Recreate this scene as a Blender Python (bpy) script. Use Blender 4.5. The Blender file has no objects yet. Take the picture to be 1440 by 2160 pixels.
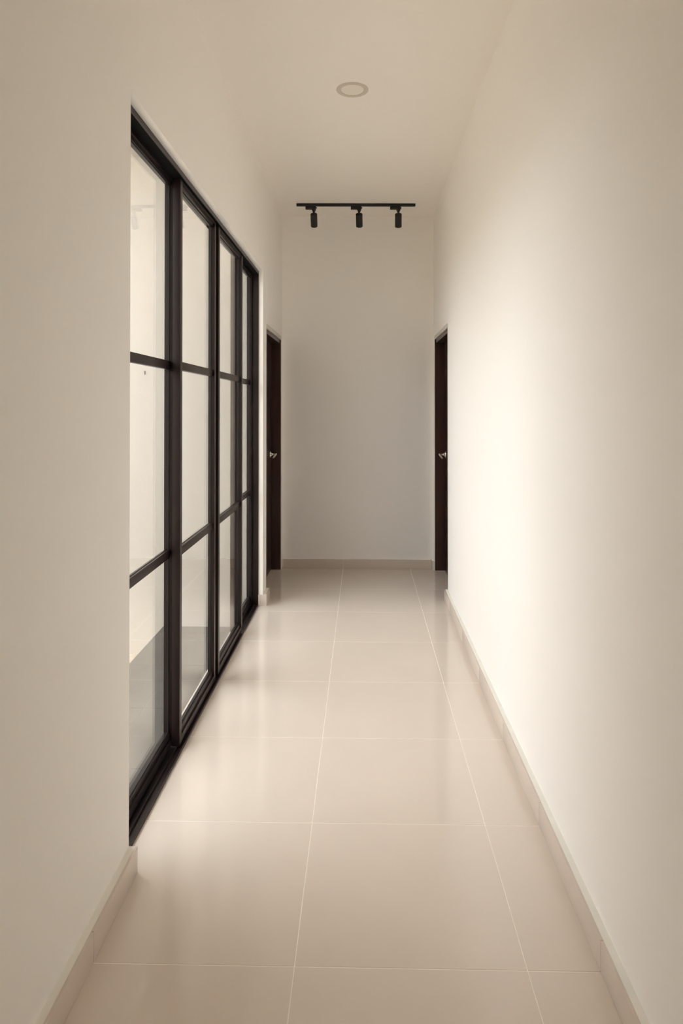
import bpy, bmesh, math, random
from mathutils import Vector, Matrix, Euler

C = bpy.context.scene.collection
S = bpy.context.scene

# ------------------------------------------------------------------ camera
cam_data = bpy.data.cameras.new('camera')
cam_data.sensor_fit = 'VERTICAL'
cam_data.sensor_height = 36.0
cam_data.sensor_width = 24.0
FPX = 1415.0
cam_data.lens = FPX / 2160 * 36
YAW, PITCH = 0.022, 0.008
cam_data.shift_x = -(765 - FPX * math.tan(YAW) - 720) / 2160
cam_data.shift_y = (858 - FPX * math.tan(PITCH) - 1080) / 2160
cam_data.clip_start = 0.05
cam = bpy.data.objects.new('camera', cam_data)
cam.location = (0, 0, 1.4476)
cam.rotation_euler = Euler((math.pi / 2 + PITCH, 0, YAW), 'XYZ')
C.objects.link(cam)
S.camera = cam

# ------------------------------------------------------------------ world: bright overcast sky
W = bpy.data.worlds.new('World')
S.world = W
W.use_nodes = True
bg = W.node_tree.nodes['Background']
bg.inputs['Color'].default_value = (0.955, 0.958, 1.0, 1)
bg.inputs['Strength'].default_value = 3.0

S.view_settings.view_transform = 'Standard'
S.view_settings.look = 'None'
S.cycles.max_bounces = 24
S.cycles.diffuse_bounces = 16
S.cycles.glossy_bounces = 8
S.cycles.transparent_max_bounces = 24
S.view_settings.exposure = 1.02
S.view_settings.gamma = 1.0
S.view_settings.use_curve_mapping = False

# ------------------------------------------------------------------ materials
def mat(name, col, rough=0.5, metallic=0.0, spec=0.5, noise=None, bump=None, coat=0.0):
    m = bpy.data.materials.new(name); m.use_nodes = True
    nt = m.node_tree; b = nt.nodes['Principled BSDF']
    b.inputs['Base Color'].default_value = (*col, 1)
    b.inputs['Roughness'].default_value = rough
    b.inputs['Metallic'].default_value = metallic
    b.inputs['Specular IOR Level'].default_value = spec
    b.inputs['Coat Weight'].default_value = coat
    tc = nt.nodes.new('ShaderNodeTexCoord')
    if noise:
        scale, amt = noise[0], noise[1]
        n = nt.nodes.new('ShaderNodeTexNoise'); n.inputs['Scale'].default_value = scale
        n.inputs['Detail'].default_value = 5
        mp = nt.nodes.new('ShaderNodeMapping')
        mp.inputs['Scale'].default_value = noise[2] if len(noise) > 2 else (1, 1, 1)
        nt.links.new(tc.outputs['Object'], mp.inputs['Vector'])
        nt.links.new(mp.outputs[0], n.inputs['Vector'])
        r = nt.nodes.new('ShaderNodeMapRange')
        r.inputs['From Min'].default_value = 0.3; r.inputs['From Max'].default_value = 0.7
        r.inputs['To Min'].default_value = 1 - amt; r.inputs['To Max'].default_value = 1 + amt
        mx = nt.nodes.new('ShaderNodeVectorMath'); mx.operation = 'SCALE'
        mx.inputs[0].default_value = col
        nt.links.new(n.outputs['Fac'], r.inputs['Value'])
        nt.links.new(r.outputs[0], mx.inputs['Scale'])
        nt.links.new(mx.outputs[0], b.inputs['Base Color'])
    if bump:
        scale, strength, dist = bump
        n2 = nt.nodes.new('ShaderNodeTexNoise'); n2.inputs['Scale'].default_value = scale
        n2.inputs['Detail'].default_value = 4
        nt.links.new(tc.outputs['Object'], n2.inputs['Vector'])
        bp = nt.nodes.new('ShaderNodeBump'); bp.inputs['Strength'].default_value = strength
        bp.inputs['Distance'].default_value = dist
        nt.links.new(n2.outputs['Fac'], bp.inputs['Height'])
        nt.links.new(bp.outputs[0], b.inputs['Normal'])
    return m

M_WALL = mat('wall_paint', (0.928, 0.907, 0.877), 0.75, spec=0.25, noise=(1.3, 0.006), bump=(9, 0.25, 0.002))
M_CEIL = mat('ceiling_paint', (0.932, 0.900, 0.855), 0.85, spec=0.2, noise=(1.1, 0.006))
M_TILE = mat('polished_beige_tile', (0.745, 0.662, 0.582), 0.095, spec=0.5, noise=(3.0, 0.015))
M_GROUT = mat('pale_grout', (0.93, 0.87, 0.79), 0.6)
M_SKIRT = mat('skirting_tile', (0.665, 0.585, 0.515), 0.22, spec=0.5, noise=(4.0, 0.02))
M_LEDGE = mat('skirting_plaster', (0.85, 0.83, 0.77), 0.7, spec=0.3, noise=(14, 0.03), bump=(30, 0.4, 0.002))
M_METAL = mat('dark_bronze_aluminium', (0.019, 0.0115, 0.0115), 0.32, spec=0.34, noise=(20, 0.12))
M_RUBBER = mat('black_gasket', (0.012, 0.013, 0.012), 0.6)
M_HEADSHADE = mat('head_channel_shade', (0.006, 0.006, 0.006), 0.95, spec=0.1)  # painted shade: dead black for the hollow of the head channel
M_BLACK = mat('matt_black_metal', (0.012, 0.012, 0.011), 0.5, spec=0.4)
M_WOOD = mat('dark_mahogany', (0.040, 0.0155, 0.0125), 0.30, spec=0.5, noise=(6, 0.22, (6, 6, 0.35)))
M_CASE = mat('grey_primer', (0.66, 0.63, 0.57), 0.6)
M_CHROME = mat('satin_steel', (0.72, 0.68, 0.62), 0.22, metallic=1.0)
M_EXT = mat('courtyard_render', (0.63, 0.595, 0.545), 0.9, spec=0.2, noise=(2.5, 0.01), bump=(28, 0.5, 0.004))
M_PAVE = mat('grey_paving', (0.125, 0.12, 0.11), 0.45, spec=0.5, noise=(5, 0.16), bump=(60, 0.25, 0.002))
M_PGROUT = mat('paving_grout', (0.34, 0.33, 0.30), 0.9)
M_SAND = mat('sandy_ground', (0.60, 0.53, 0.42), 0.95, noise=(30, 0.2), bump=(50, 0.6, 0.01))
M_RING = mat('downlight_trim', (0.66, 0.60, 0.53), 0.5)
M_DIFF = mat('downlight_diffuser', (0.86, 0.82, 0.745), 0.5)
M_LENS = mat('spot_lens', (0.03, 0.03, 0.03), 0.15)

def glass_material():
    m = bpy.data.materials.new('clear_glass'); m.use_nodes = True
    nt = m.node_tree; nt.nodes.clear()
    out = nt.nodes.new('ShaderNodeOutputMaterial')
    mix = nt.nodes.new('ShaderNodeMixShader')
    tr = nt.nodes.new('ShaderNodeBsdfTransparent'); tr.inputs['Color'].default_value = (0.975, 0.985, 0.97, 1)
    gl = nt.nodes.new('ShaderNodeBsdfGlossy'); gl.inputs['Roughness'].default_value = 0.0
    gl.inputs['Color'].default_value = (1, 1, 1, 1)
    fr = nt.nodes.new('ShaderNodeFresnel')
    geo = nt.nodes.new('ShaderNodeNewGeometry')
    mr = nt.nodes.new('ShaderNodeMapRange')          # same reflectance from either face of the pane
    mr.inputs['To Min'].default_value = 1.5; mr.inputs['To Max'].default_value = 1 / 1.5
    nt.links.new(geo.outputs['Backfacing'], mr.inputs['Value'])
    nt.links.new(mr.outputs[0], fr.inputs['IOR'])
    nt.links.new(fr.outputs[0], mix.inputs[0])
    nt.links.new(tr.outputs[0], mix.inputs[1]); nt.links.new(gl.outputs[0], mix.inputs[2])
    nt.links.new(mix.outputs[0], out.inputs['Surface'])
    return m
M_GLASS = glass_material()

# ------------------------------------------------------------------ helpers
def box(bm, x0, x1, y0, y1, z0, z1, bev=0.0):
    vs = [bm.verts.new(p) for p in ((x0,y0,z0),(x1,y0,z0),(x1,y1,z0),(x0,y1,z0),(x0,y0,z1),(x1,y0,z1),(x1,y1,z1),(x0,y1,z1))]
    fs = [bm.faces.new([vs[i] for i in f]) for f in ((0,3,2,1),(4,5,6,7),(0,1,5,4),(1,2,6,5),(2,3,7,6),(3,0,4,7))]
    if bev > 0:
        es = list({e for f in fs for e in f.edges})
        bmesh.ops.bevel(bm, geom=es, offset=bev, segments=2, profile=0.7, affect='EDGES')

def lathe(bm, prof, n=32, mtx=Matrix.Identity(4), cap0=True, cap1=True):
    rings = []
    for r, h in prof:
        rings.append([bm.verts.new(mtx @ Vector((r*math.cos(2*math.pi*i/n), r*math.sin(2*math.pi*i/n), h))) for i in range(n)])
    for a, b in zip(rings, rings[1:]):
        for i in range(n):
            j = (i+1) % n
            bm.faces.new((a[i], a[j], b[j], b[i]))
    if cap0: bm.faces.new(list(reversed(rings[0])))
    if cap1: bm.faces.new(rings[-1])

def obj(name, bm, m, parent=None, smooth=False, loc=None):
    bmesh.ops.recalc_face_normals(bm, faces=bm.faces)
    me = bpy.data.meshes.new(name); bm.to_mesh(me); bm.free()
    me.materials.append(m)
    if smooth:
        for p in me.polygons: p.use_smooth = True
        me.set_sharp_from_angle(angle=math.radians(35))
    o = bpy.data.objects.new(name, me); C.objects.link(o)
    if parent is not None: o.parent = parent
    if loc: o.location = loc
    return o

def bxo(name, dims, m, parent=None, bev=0.0):
    bm = bmesh.new(); box(bm, *dims, bev=bev)
    return obj(name, bm, m, parent, smooth=bev > 0)

def tag(o, label, cat, kind=None, group=None):
    o['label'] = label; o['category'] = cat
    if kind: o['kind'] = kind
    if group: o['group'] = group
    return o

def empty(name, loc=(0, 0, 0), rz=0):
    o = bpy.data.objects.new(name, None); C.objects.link(o)
    o.location = loc; o.rotation_euler = (0, 0, rz); o.empty_display_size = 0.1
    return o

def wall_cells(us, vs, holes, t0, t1, axis):
    """closed wall solid made of a grid of cells, cells inside a hole left out; only outside faces are made.
    axis 'x': wall lies in the Y-Z plane between x=t0 and x=t1;  axis 'y': in the X-Z plane."""
    bm = bmesh.new(); cache = {}
    def V(u, v, t):
        k = (round(u, 5), round(v, 5), round(t, 5))
        if k not in cache:
            cache[k] = bm.verts.new((t, u, v) if axis == 'x' else (u, t, v))
        return cache[k]
    def solid(i, j):
        if i < 0 or j < 0 or i >= len(us)-1 or j >= len(vs)-1: return False
        cu, cv = (us[i]+us[i+1])/2, (vs[j]+vs[j+1])/2
        return not any(a < cu < b and c < cv < d for a, b, c, d in holes)
    for i in range(len(us)-1):
        for j in range(len(vs)-1):
            if not solid(i, j): continue
            u0, u1, v0, v1 = us[i], us[i+1], vs[j], vs[j+1]
            for t in (t0, t1):
                bm.faces.new([V(u0,v0,t), V(u1,v0,t), V(u1,v1,t), V(u0,v1,t)])
            if not solid(i-1, j): bm.faces.new([V(u0,v0,t0), V(u0,v1,t0), V(u0,v1,t1), V(u0,v0,t1)])
            if not solid(i+1, j): bm.faces.new([V(u1,v0,t0), V(u1,v1,t0), V(u1,v1,t1), V(u1,v0,t1)])
            if not solid(i, j-1): bm.faces.new([V(u0,v0,t0), V(u1,v0,t0), V(u1,v0,t1), V(u0,v0,t1)])
            if not solid(i, j+1): bm.faces.new([V(u0,v1,t0), V(u1,v1,t0), V(u1,v1,t1), V(u0,v1,t1)])
    return bm

# ------------------------------------------------------------------ key dimensions (metres; camera looks along +Y)
XL, XR = -0.728, 0.636            # wall faces
YB, YF = -3.0, 6.04               # wall behind the camera, far wall
H = 3.16
GO0, GO1, GOH = 2.083, 4.88, 2.440      # glazed opening
XO = -0.856                       # outer face of the left wall
LD0, LD1, DH = 5.05, 5.97, 2.077  # doors
ZP = -0.17                        # patio level

# ------------------------------------------------------------------ room shell
us = [YB - 0.15, GO0, GO1, LD0, LD1, YF + 0.15]
wl = obj('wall_left', wall_cells(us, [ZP - 0.3, -0.01, 1.0, DH, GOH, H + 0.15],
     [(GO0, GO1, -0.01, GOH), (LD0, LD1, -0.01, DH)], XL, XO, 'x'), M_WALL)
tag(wl, 'off-white painted wall on the left holding the glazed sliding doors', 'wall', 'structure')
wr = obj('wall_right', wall_cells([YB - 0.15, LD0, LD1, YF + 0.15], [-0.16, -0.01, DH, H + 0.15],
     [(LD0, LD1, -0.01, DH)], XR, XR + 0.16, 'x'), M_WALL)
tag(wr, 'long off-white painted wall on the right, brightest opposite the glazing', 'wall', 'structure')
wb = bxo('wall_back', (XL, XR, YF, YF + 0.15, 0, H + 0.15), M_WALL)
tag(wb, 'plain off-white wall closing the far end of the corridor', 'wall', 'structure')
wf = bxo('wall_front', (XL, XR, YB - 0.15, YB, 0, H + 0.15), M_WALL)
tag(wf, 'plain off-white wall behind the viewpoint closing the near end', 'wall', 'structure')
ce = bxo('ceiling', (XL, XR, YB, YF, H, H + 0.15), M_CEIL)
tag(ce, 'plain smooth off-white ceiling above the corridor', 'ceiling', 'structure')

# floor slab (grout bed) with single tiles
fl = bmesh.new()
box(fl, XO, XR + 0.16, YB - 0.15, YF + 0.15, -0.16, -0.0007)
fl = obj('floor', fl, M_GROUT)
tag(fl, 'polished beige porcelain tile floor with thin pale grout lines', 'floor', 'structure')
GX = [-0.760, -0.177, 0.4226, XR + 0.10]
GY = [YB] + [1.743 + 0.6 * k for k in range(-7, 8)] + [YF]
gap = 0.0014
random.seed(4)
def tile_box(name, x0, x1, y0, y1, parent, zt=0.0):
    bm = bmesh.new()
    v = [bm.verts.new(p) for p in ((x0,y0,-0.004),(x1,y0,-0.004),(x1,y1,-0.004),(x0,y1,-0.004),
         (x0,y0,zt),(x1,y0,zt),(x1,y1,zt),(x0,y1,zt))]
    for f in ((4,5,6,7),(0,1,5,4),(1,2,6,5),(2,3,7,6),(3,0,4,7),(0,3,2,1)): bm.faces.new([v[i] for i in f])
    top = [e for e in bm.edges if all(abs(q.co.z - zt) < 1e-6 for q in e.verts)]
    bmesh.ops.bevel(bm, geom=top, offset=0.0006, segments=1, affect='EDGES')
    return obj(name, bm, M_TILE, parent)
for i in range(3):
    for j in range(len(GY) - 1):
        x0, x1, y0, y1 = GX[i], GX[i+1], GY[j], GY[j+1]
        if y1 - y0 < 0.02: continue
        if i == 2 and not (y1 > LD0 - 0.05): x1 = XR
        tile_box('floor_tile', x0 + gap*(i > 0), x1 - gap, y0 + gap, y1 - gap, fl)

for a, b in ((LD0, 5.343), (5.343, 5.943), (5.943, LD1)):       # tiles running on into the left door recess
    tile_box('floor_tile', XO + 0.001, -0.7600, a + gap, b - gap, fl)
# ------------------------------------------------------------------ skirting (tile face over a plaster bed)
SH, ST, TT = 0.080, 0.028, 0.008
def skirting(name, segs, label):
    """segs: (axis, fixed wall coordinate, inward sign, from, to, ends)"""
    first = None
    bm = bmesh.new()
    for ax, w, sg, a, b, joints in segs:
        p0, p1 = sorted((w, w + sg * (ST - TT)))
        if ax == 'x': box(bm, p0, p1, a, b, 0.0, SH)
        else: box(bm, a, b, p0, p1, 0.0, SH)
    base = obj(name, bm, M_LEDGE)
    tag(base, label, 'baseboard', 'structure')
    for ax, w, sg, a, b, joints in segs:
        js = [a] + [j for j in joints if a + 0.02 < j < b - 0.02] + [b]
        for k in range(len(js) - 1):
            q0, q1 = sorted((w + sg * (ST - TT), w + sg * ST))
            u0 = js[k] + (0.0009 if k > 0 else 0); u1 = js[k+1] - (0.0009 if k < len(js) - 2 else 0)
            d = (q0, q1, u0, u1, 0.0006, SH + 0.0005) if ax == 'x' else (u0, u1, q0, q1, 0.0006, SH + 0.0005)
            bxo('skirting_tile', d, M_SKIRT, base, bev=0.0006)
    return base
JY = GY[1:-1]
sk = skirting('baseboard_left', [('x', XL, 1, YB, GO0, JY), ('x', XL, 1, GO1, LD0 + 0.015, [])],
         'beige tile skirting with a pale plastered top along the left wall')
# tiled end of the short skirting, facing the viewpoint, and its side facing the door
bxo('skirting_tile', (XL - 0.034, XL + ST, GO1 - 0.008, GO1, 0.0006, SH + 0.0005), M_SKIRT, sk, bev=0.0006)
skirting('baseboard_right', [('x', XR, -1, YB, LD0, JY), ('x', XR, -1, LD1, YF, [])],
         'beige tile skirting with a pale plastered top along the right wall')
skirting('baseboard_back', [('y', YF, -1, XL + 0.012, XR - 0.0285, [-0.177, 0.4226])],
         'beige tile skirting of three pieces along the far wall')

# ------------------------------------------------------------------ sliding glazed doors
win = empty('window_1', (-0.80, (GO0 + GO1) / 2, 0))
tag(win, 'tall dark bronze framed sliding glazing of four sashes with horizontal muntins', 'window', 'structure')
win_off = Vector(win.location)
def wobj(name, bm, m, parent=win, smooth=False):
    if parent is win:
        bmesh.ops.translate(bm, verts=bm.verts, vec=-win_off)
        return obj(name, bm, m, win, smooth)
    bmesh.ops.translate(bm, verts=bm.verts, vec=-win_off)
    return obj(name, bm, m, parent, smooth)

XFR = -0.760                       # corridor face of the outer frame
# outer frame: head and two jambs, with guide channels in the head
bm = bmesh.new()
y0, y1 = GO0, GO1
jt = 0.008
XFO = -0.8435                      # outer face of the frame
for a, b in ((y0, y0 + jt), (y1 - jt, y1)):
    box(bm, XFO, XFR, a, b, 0.0, GOH - 0.001)
box(bm, XFO, XFR, y0 + jt, y1 - jt, GOH - 0.006, GOH - 0.001)
for a, b in ((XFR - 0.004, XFR), (XFO, XFO + 0.004)): box(bm, a, b, y0 + jt, y1 - jt, GOH - 0.022, GOH - 0.006)
wobj('window_frame', bm, M_METAL)
bm = bmesh.new()
box(bm, XFO + 0.004, XFR - 0.004, y0 + jt, y1 - jt, GOH - 0.0215, GOH - 0.006)  # black filler standing in for the deep shade inside the head channel
wobj('head_shade_fill', bm, M_HEADSHADE)
# sill with two raised running rails
bm = bmesh.new()
box(bm, XFO, XFR, y0 + jt, y1 - jt, 0.0, 0.006)
for xc in (-0.7885, -0.8245):
    box(bm, xc - 0.003, xc + 0.003, y0 + jt, y1 - jt, 0.006, 0.015)
box(bm, XFR - 0.003, XFR, y0 + jt, y1 - jt, 0.006, 0.012)
wobj('sill_track', bm, M_METAL)

def sash(xf, ya, yb, wa, wb, D, gd):
    """xf: corridor face; ya..yb span; wa/wb stile widths; D depth; gd glass setback"""
    xb = xf - D
    z0, z1 = 0.0165, GOH - 0.0245
    rb, rt = 0.055, 0.024
    xg0, xg1 = xf - gd - 0.0025, xf - gd + 0.0025     # glass
    bm = bmesh.new()
    box(bm, xb, xf, ya, ya + wa, z0, z1, bev=0.0012)
    box(bm, xb, xf, yb - wb, yb, z0, z1, bev=0.0012)
    # bottom rail: deep lower part, stepped-back glazing bead above
    box(bm, xb + 0.001, xf - 0.001, ya + wa, yb - wb, z0, z0 + 0.032, bev=0.001)
    box(bm, xb + 0.001, xf - 0.009, ya + wa, yb - wb, z0 + 0.032, z0 + rb, bev=0.001)
    # top rail
    box(bm, xb + 0.001, xf - 0.001, ya + wa, yb - wb, z1 - rt * 0.45, z1, bev=0.001)
    box(bm, xb + 0.001, xf - 0.009, ya + wa, yb - wb, z1 - rt, z1 - rt * 0.45, bev=0.001)
    s = wobj('sliding_sash', bm, M_METAL, win, True)
    gz = [z0 + rb, 0.808, 0.844, 1.606, 1.642, z1 - rt]
    for a, b in ((0.808, 0.844), (1.606, 1.642)):
        m_ = bmesh.new()
        box(m_, xg1 - 0.0002, xf - 0.010, ya + wa - 0.0005, yb - wb + 0.0005, a, b, bev=0.001)
        box(m_, xb + 0.004, xg0 + 0.0002, ya + wa - 0.0005, yb - wb + 0.0005, a, b, bev=0.001)
        wobj('muntin', m_, M_METAL, s, True)
    for k in range(3):
        g = bmesh.new()
        za, zb = gz[2*k], gz[2*k+1]
        box(g, xg0, xg1, ya + wa - 0.001, yb - wb + 0.001, za - (0.001 if k == 0 else 0.018), zb + (0.001 if k == 2 else 0.018 - 0.0005))
        wobj('glass_pane', g, M_GLASS, s)
    # rubber gasket round the glass on the corridor side
    g = bmesh.new()
    gw = 0.004
    xs = (xg1 + 0.0003, xg1 + 0.0035)
    box(g, *xs, ya + wa, ya + wa + gw, gz[0], gz[5]); box(g, *xs, yb - wb - gw, yb - wb, gz[0], gz[5])
    box(g, *xs, ya + wa + gw, yb - wb - gw, gz[0], gz[0] + gw); box(g, *xs, ya + wa + gw, yb - wb - gw, gz[5] - gw, gz[5])
    wobj('gasket', g, M_RUBBER, s)
    return s
XI, XOU = -0.772, -0.807           # inner and outer track sash faces
s1 = sash(XOU, GO0 + jt + 0.001, 2.862, 0.034, 0.034, 0.035, 0.020)
s2 = sash(XI, 2.820, 3.507, 0.034, 0.030, 0.033, 0.0245)
s3 = sash(XI, 3.573, 4.292, 0.036, 0.036, 0.033, 0.0245)
s4 = sash(XOU, 4.250, GO1 - jt - 0.001, 0.034, 0.022, 0.035, 0.020)
# meeting strip in the joint between the two middle sashes
bm = bmesh.new()
box(bm, XI - 0.030, XI - 0.014, 3.508, 3.572, 0.0165, GOH - 0.0245)
box(bm, XI - 0.014, XI - 0.003, 3.508, 3.513, 0.0165, GOH - 0.0245)
wobj('meeting_strip', bm, M_METAL)

# ------------------------------------------------------------------ flush wooden doors at the far end
def wooden_door(name, sgn, wall_x, label):
    """sgn = +1: right wall, door recess runs to +X; -1: left wall"""
    d = empty(name, (wall_x + sgn * 0.10, (LD0 + LD1) / 2, 0))
    off = Vector(d.location)
    def po(nm, bm, m, parent=d, smooth=False):
        bmesh.ops.translate(bm, verts=bm.verts, vec=-off)
        return obj(nm, bm, m, parent, smooth)
    def sx(a, b): return tuple(sorted((wall_x + sgn * a, wall_x + sgn * b)))
    W0, W1 = LD0 + 0.001, LD1 - 0.001
    bm = bmesh.new()
    for a, b in ((W0, W0 + 0.032), (W1 - 0.012, W1)):
        box(bm, *sx(0.002, 0.127), a, b, 0.0, 2.045, bev=0.001)
    box(bm, *sx(0.012, 0.127), W0 + 0.032, W1 - 0.012, 2.012, 2.045, bev=0.001)
    po('door_frame', bm, M_WOOD, smooth=True)
    bm = bmesh.new(); box(bm, *sx(0.001, 0.127), W0, W1, 2.0455, DH - 0.003, bev=0.0008)
    h = po('head_casing', bm, M_CASE, smooth=True); h['label'] = 'pale grey head casing'
    # leaf: solid slab with a shallow vertical groove pair
    bm = bmesh.new()
    ly0, ly1 = W0 + 0.035, W1 - 0.015
    box(bm, *sx(0.086, 0.126), ly0, ly1, 0.006, 2.009, bev=0.0015)
    leaf = po('door_leaf', bm, M_WOOD, smooth=True)
    # lever handle on the far (latch) side
    hy, hz = 5.872, 1.030
    fx = wall_x + sgn * 0.086
    bm = bmesh.new()
    mt = Matrix.Translation((fx, hy, hz)) @ Matrix.Rotation(-sgn * math.pi / 2, 4, 'Y')
    lathe(bm, [(0.0, 0.0), (0.031, 0.0), (0.032, 0.003), (0.030, 0.007), (0.018, 0.011), (0.0115, 0.018), (0.0095, 0.030), (0.0095, 0.050), (0.0, 0.0505)], 28, mt, False, False)
    bmesh.ops.remove_doubles(bm, verts=bm.verts, dist=1e-5)
    hd = po('door_handle', bm, M_CHROME, smooth=True)
    # curved lever: swept rounded section
    pts = []
    for k in range(13):
        t = k / 12
        pts.append((hy + 0.006 - 0.122 * t, hz + 0.005 * math.sin(t * math.pi) - 0.022 * max(0, t - 0.72) / 0.28, 0.050 + 0.010 * math.sin(t * math.pi * 0.9) - 0.012 * max(0, t - 0.8) / 0.2))
    bm = bmesh.new(); rings = []
    n = 12
    for k, (yy, zz, dx) in enumerate(pts):
        rr = 0.0085 * (1.0 - 0.25 * k / 12); ht = 0.0105 * (1.0 - 0.2 * k / 12)
        rings.append([bm.verts.new((fx - sgn * (dx + rr * math.cos(2*math.pi*i/n)), yy, zz + ht * math.sin(2*math.pi*i/n))) for i in range(n)])
    for a, b in zip(rings, rings[1:]):
        for i in range(n):
            bm.faces.new((a[i], a[(i+1) % n], b[(i+1) % n], b[i]))
    bm.faces.new(rings[0]); bm.faces.new(rings[-1])
    po('lever', bm, M_CHROME, hd, True)
    # keyhole plate below and latch face on the jamb
    bm = bmesh.new()
    mt = Matrix.Translation((wall_x + sgn * 0.060, W1 - 0.012, hz - 0.006)) @ Matrix.Rotation(math.pi / 2, 4, 'X')
    box(bm, *sx(0.088, 0.122), W1 - 0.0135, W1 - 0.012, hz - 0.045, hz + 0.040)
    po('strike_plate', bm, M_CHROME)
    # bottom drip: small steel floor stop near the far corner
    tag(d, label, 'door', 'structure')
    return d
wooden_door('door_1', -1, XL, 'dark mahogany door with lever handle in the left wall at the far end')
wooden_door('door_2', 1, XR, 'dark mahogany door with lever handle in the right wall at the far end')
# ------------------------------------------------------------------ no rooms behind the doors; solid backing outside is added against light leaks

# ------------------------------------------------------------------ downlight
dl = empty('recessed_downlight', (-0.056, 3.61, H))
bm = bmesh.new()
lathe(bm, [(0.0865, 0.0), (0.0865, -0.0015), (0.084, -0.003), (0.063, -0.0035), (0.0615, -0.002), (0.0615, 0.0)], 64, cap0=False, cap1=False)
obj('trim_ring', bm, M_RING, dl, True)['label'] = 'greyish trim ring'
bm = bmesh.new()
lathe(bm, [(0.0614, 0.0), (0.0614, -0.0012), (0.0, -0.0014)], 64, cap0=False, cap1=False)
bmesh.ops.remove_doubles(bm, verts=bm.verts, dist=1e-5)
obj('diffuser', bm, M_DIFF, dl, True)
tag(dl, 'round flat unlit downlight set flush in the ceiling in front of the track', 'ceiling light')

# ------------------------------------------------------------------ track and three spotlights
TRZ = 0.026
trk = empty('lighting_track', (-0.058, 5.65, H), TRZ)
TL, TW, TH = 1.002, 0.034, 0.018
bm = bmesh.new()
box(bm, -TL/2 + 0.012, TL/2 - 0.012, -TW/2, TW/2, -0.003, 0)
for s in (-1, 1):
    a, b = sorted((s * TW/2, s * (TW/2 - 0.004)))
    box(bm, -TL/2 + 0.012, TL/2 - 0.012, a, b, -TH, -0.003)
    a, b = sorted((s * (TW/2 - 0.004), s * (TW/2 - 0.009)))
    box(bm, -TL/2 + 0.012, TL/2 - 0.012, a, b, -TH, -TH + 0.003)
obj('track_rail', bm, M_BLACK, trk)
for s in (-1, 1):
    a, b = sorted((s * (TL/2 - 0.012), s * TL/2))
    bm = bmesh.new(); box(bm, a, b, -TW/2 - 0.0005, TW/2 + 0.0005, -TH - 0.0005, 0, bev=0.001)
    obj('end_cap', bm, M_BLACK, trk, True)
tag(trk, 'straight black lighting track fixed across the ceiling before the far wall', 'light track')

def make_spot():
    r = empty('track_spotlight')
    bm = bmesh.new()
    box(bm, -0.070, 0.018, -0.016, 0.016, -0.046, -0.0185, bev=0.0015)     # adapter hanging under the rail
    box(bm, -0.060, 0.010, -0.0075, 0.0075, -0.0185, -0.0045)              # tongue inside the rail
    obj('adapter', bm, M_BLACK, r, True)
    bm = bmesh.new()
    lathe(bm, [(0.006, 0), (0.0065, 0.002), (0.0055, 0.007), (0.004, 0.008)], 16, Matrix.Translation((0.018, 0, -0.034)) @ Matrix.Rotation(math.pi/2, 4, 'Y'))
    obj('locking_knob', bm, M_BLACK, r, True)
    bm = bmesh.new()
    lathe(bm, [(0.019, -0.044), (0.019, -0.050), (0.015, -0.056), (0.0065, -0.078), (0.0055, -0.092)], 24)
    obj('stem', bm, M_BLACK, r, True)
    return r
def head(r, tx, tilt):
    # lamp cylinder; local axis from back cap to front opening along -Z, tilted away from the viewpoint
    rot = Euler((tilt, -tx, 0), 'XYZ').to_matrix().to_4x4()
    mt = Matrix.Translation((0, 0, -0.090)) @ rot
    L, R = 0.112, 0.0285
    bm = bmesh.new()
    lathe(bm, [(0.0, 0.006), (R - 0.003, 0.006), (R, 0.003), (R, 0.006 - L), (R - 0.002, 0.004 - L), (R - 0.0045, 0.006 - L), (R - 0.006, 0.022 - L), (0.0, 0.024 - L)], 40, mt, False, False)
    bmesh.ops.remove_doubles(bm, verts=bm.verts, dist=1e-5)
    h = obj('lamp_head', bm, M_BLACK, r, True)
    bm = bmesh.new()
    lathe(bm, [(R - 0.0065, 0.0235 - L), (R - 0.012, 0.020 - L), (0.0, 0.019 - L)], 32, mt, False, False)
    bmesh.ops.remove_doubles(bm, verts=bm.verts, dist=1e-5)
    obj('lens', bm, M_LENS, h, True)
proto = make_spot()
spots = [(-0.413, 0.0, 0.70, 'black cylinder spotlight at the left end of the ceiling track'),
         (-0.031, 0.045, 0.70, 'black cylinder spotlight in the middle of the ceiling track'),
         (0.300, 0.055, 0.66, 'black cylinder spotlight at the right end of the ceiling track')]
for k, (x, tx, tl, lab) in enumerate(spots):
    if k == 0: r = proto
    else:
        r = proto.copy(); C.objects.link(r)
        for ch in base_children:
            c = ch.copy(); C.objects.link(c); c.parent = r
    if k == 0: base_children = list(proto.children)
    r.location = (x, 5.65 + (x + 0.058) * math.sin(TRZ), H)
    r.rotation_euler = (0, 0, TRZ)
    tag(r, lab, 'spotlight', group='black spotlights on the ceiling track')
    head(r, tx, tl)

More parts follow.
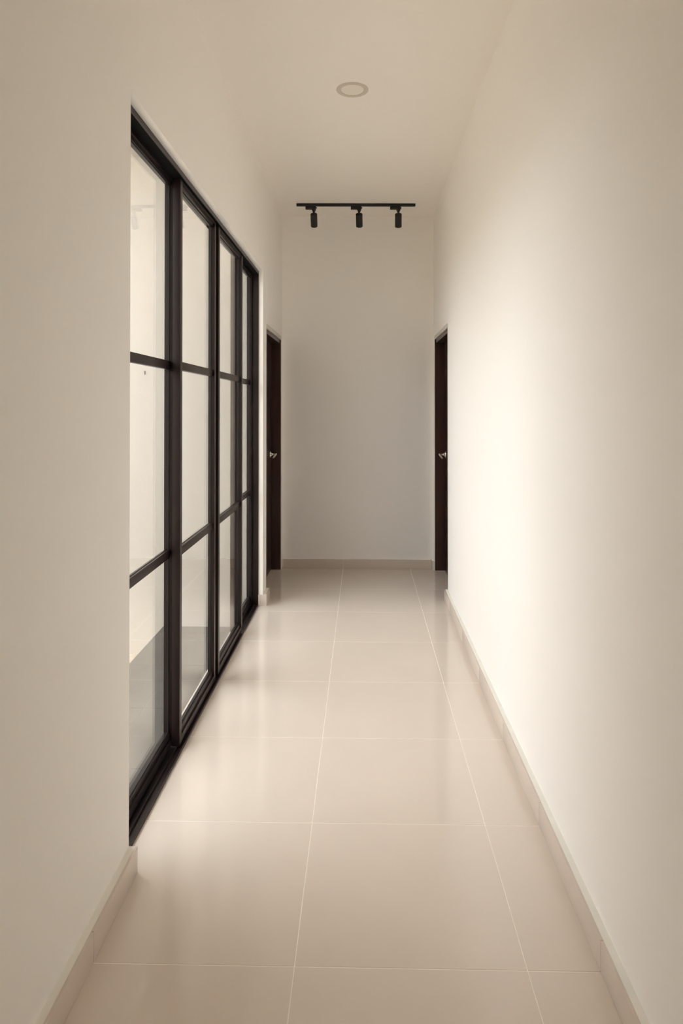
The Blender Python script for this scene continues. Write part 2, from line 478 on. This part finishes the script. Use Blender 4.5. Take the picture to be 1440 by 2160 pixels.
# ------------------------------------------------------------------ courtyard outside the glazing
XW, YW = -1.47, 4.925             # patio edge / far courtyard wall
bm = bmesh.new(); box(bm, XW, XO, -3.15, YW, ZP - 0.6, ZP - 0.0015)
pf = obj('patio_floor', bm, M_PGROUT)
tag(pf, 'dark grey paved strip outside the glazing, one step below the corridor', 'paving', 'structure')
PY = [-3.15] + [4.186 - 0.598 * k for k in range(11, -1, -1)] + [4.784, YW]
for (x0, x1) in ((XW + 0.001, -1.1755), (-1.1725, XO - 0.0015)):
    for j in range(len(PY) - 1):
        if PY[j+1] - PY[j] < 0.02: continue
        bxo('paving_tile', (x0, x1, PY[j] + 0.0015, PY[j+1] - 0.0015, ZP - 0.006, ZP), M_PAVE, pf)
gg = bxo('garden_ground', (-7.0, XW, -3.15, YW, ZP - 0.6, -0.375), M_SAND)
tag(gg, 'bare sandy ground beyond the grey paving outside', 'ground', 'structure')
cw = bxo('wall_courtyard', (-7.0, XO - 0.001, YW, YF + 0.15, ZP - 0.6, 3.30), M_EXT)
tag(cw, 'tall cream rendered wall outside, seen through the glazing', 'wall', 'structure')
rr = bxo('wall_light_stop', (XR + 0.161, XR + 0.30, 4.8, YF + 0.15, -0.16, 3.3), M_EXT)  # added blocker, out of view: keeps sky light from leaking round the right door
tag(rr, 'unseen backing wall added behind the right-hand mahogany door to stop light leaks', 'wall', 'structure')
gw = bxo('wall_bounce', (-7.2, -7.0, -3.15, 5.2, ZP - 0.6, 1.8), M_EXT)  # unseen wall, added to bounce light back towards the glazing
tag(gw, 'unseen low cream wall added far out beyond the sandy ground to bounce light', 'wall', 'structure')
ww = bxo('wall_sky_block', (-7.0, XO, -1.2, -1.0, ZP - 0.6, 3.30), M_EXT)  # unseen blocker, added to hold back sky light from the near side
tag(ww, 'unseen cream wall added across the near side of the courtyard to block skylight', 'wall', 'structure')
er = bxo('sky_shade_eave', (-2.2, XO - 0.001, -3.15, YW + 0.2, 3.301, 3.42), M_EXT)  # unseen, added overhead so the courtyard wall gets less sky light
tag(er, 'unseen cream eave added over the paved strip to cut skylight on the courtyard wall', 'roof', 'structure')
bm = bmesh.new()
box(bm, -1.612, -1.608, YW - 0.006, YW, 1.685, 1.712)
nl = obj('wall_nail', bm, M_RUBBER)
tag(nl, 'tiny dark nail in the cream wall outside, seen through the nearest sash', 'nail')
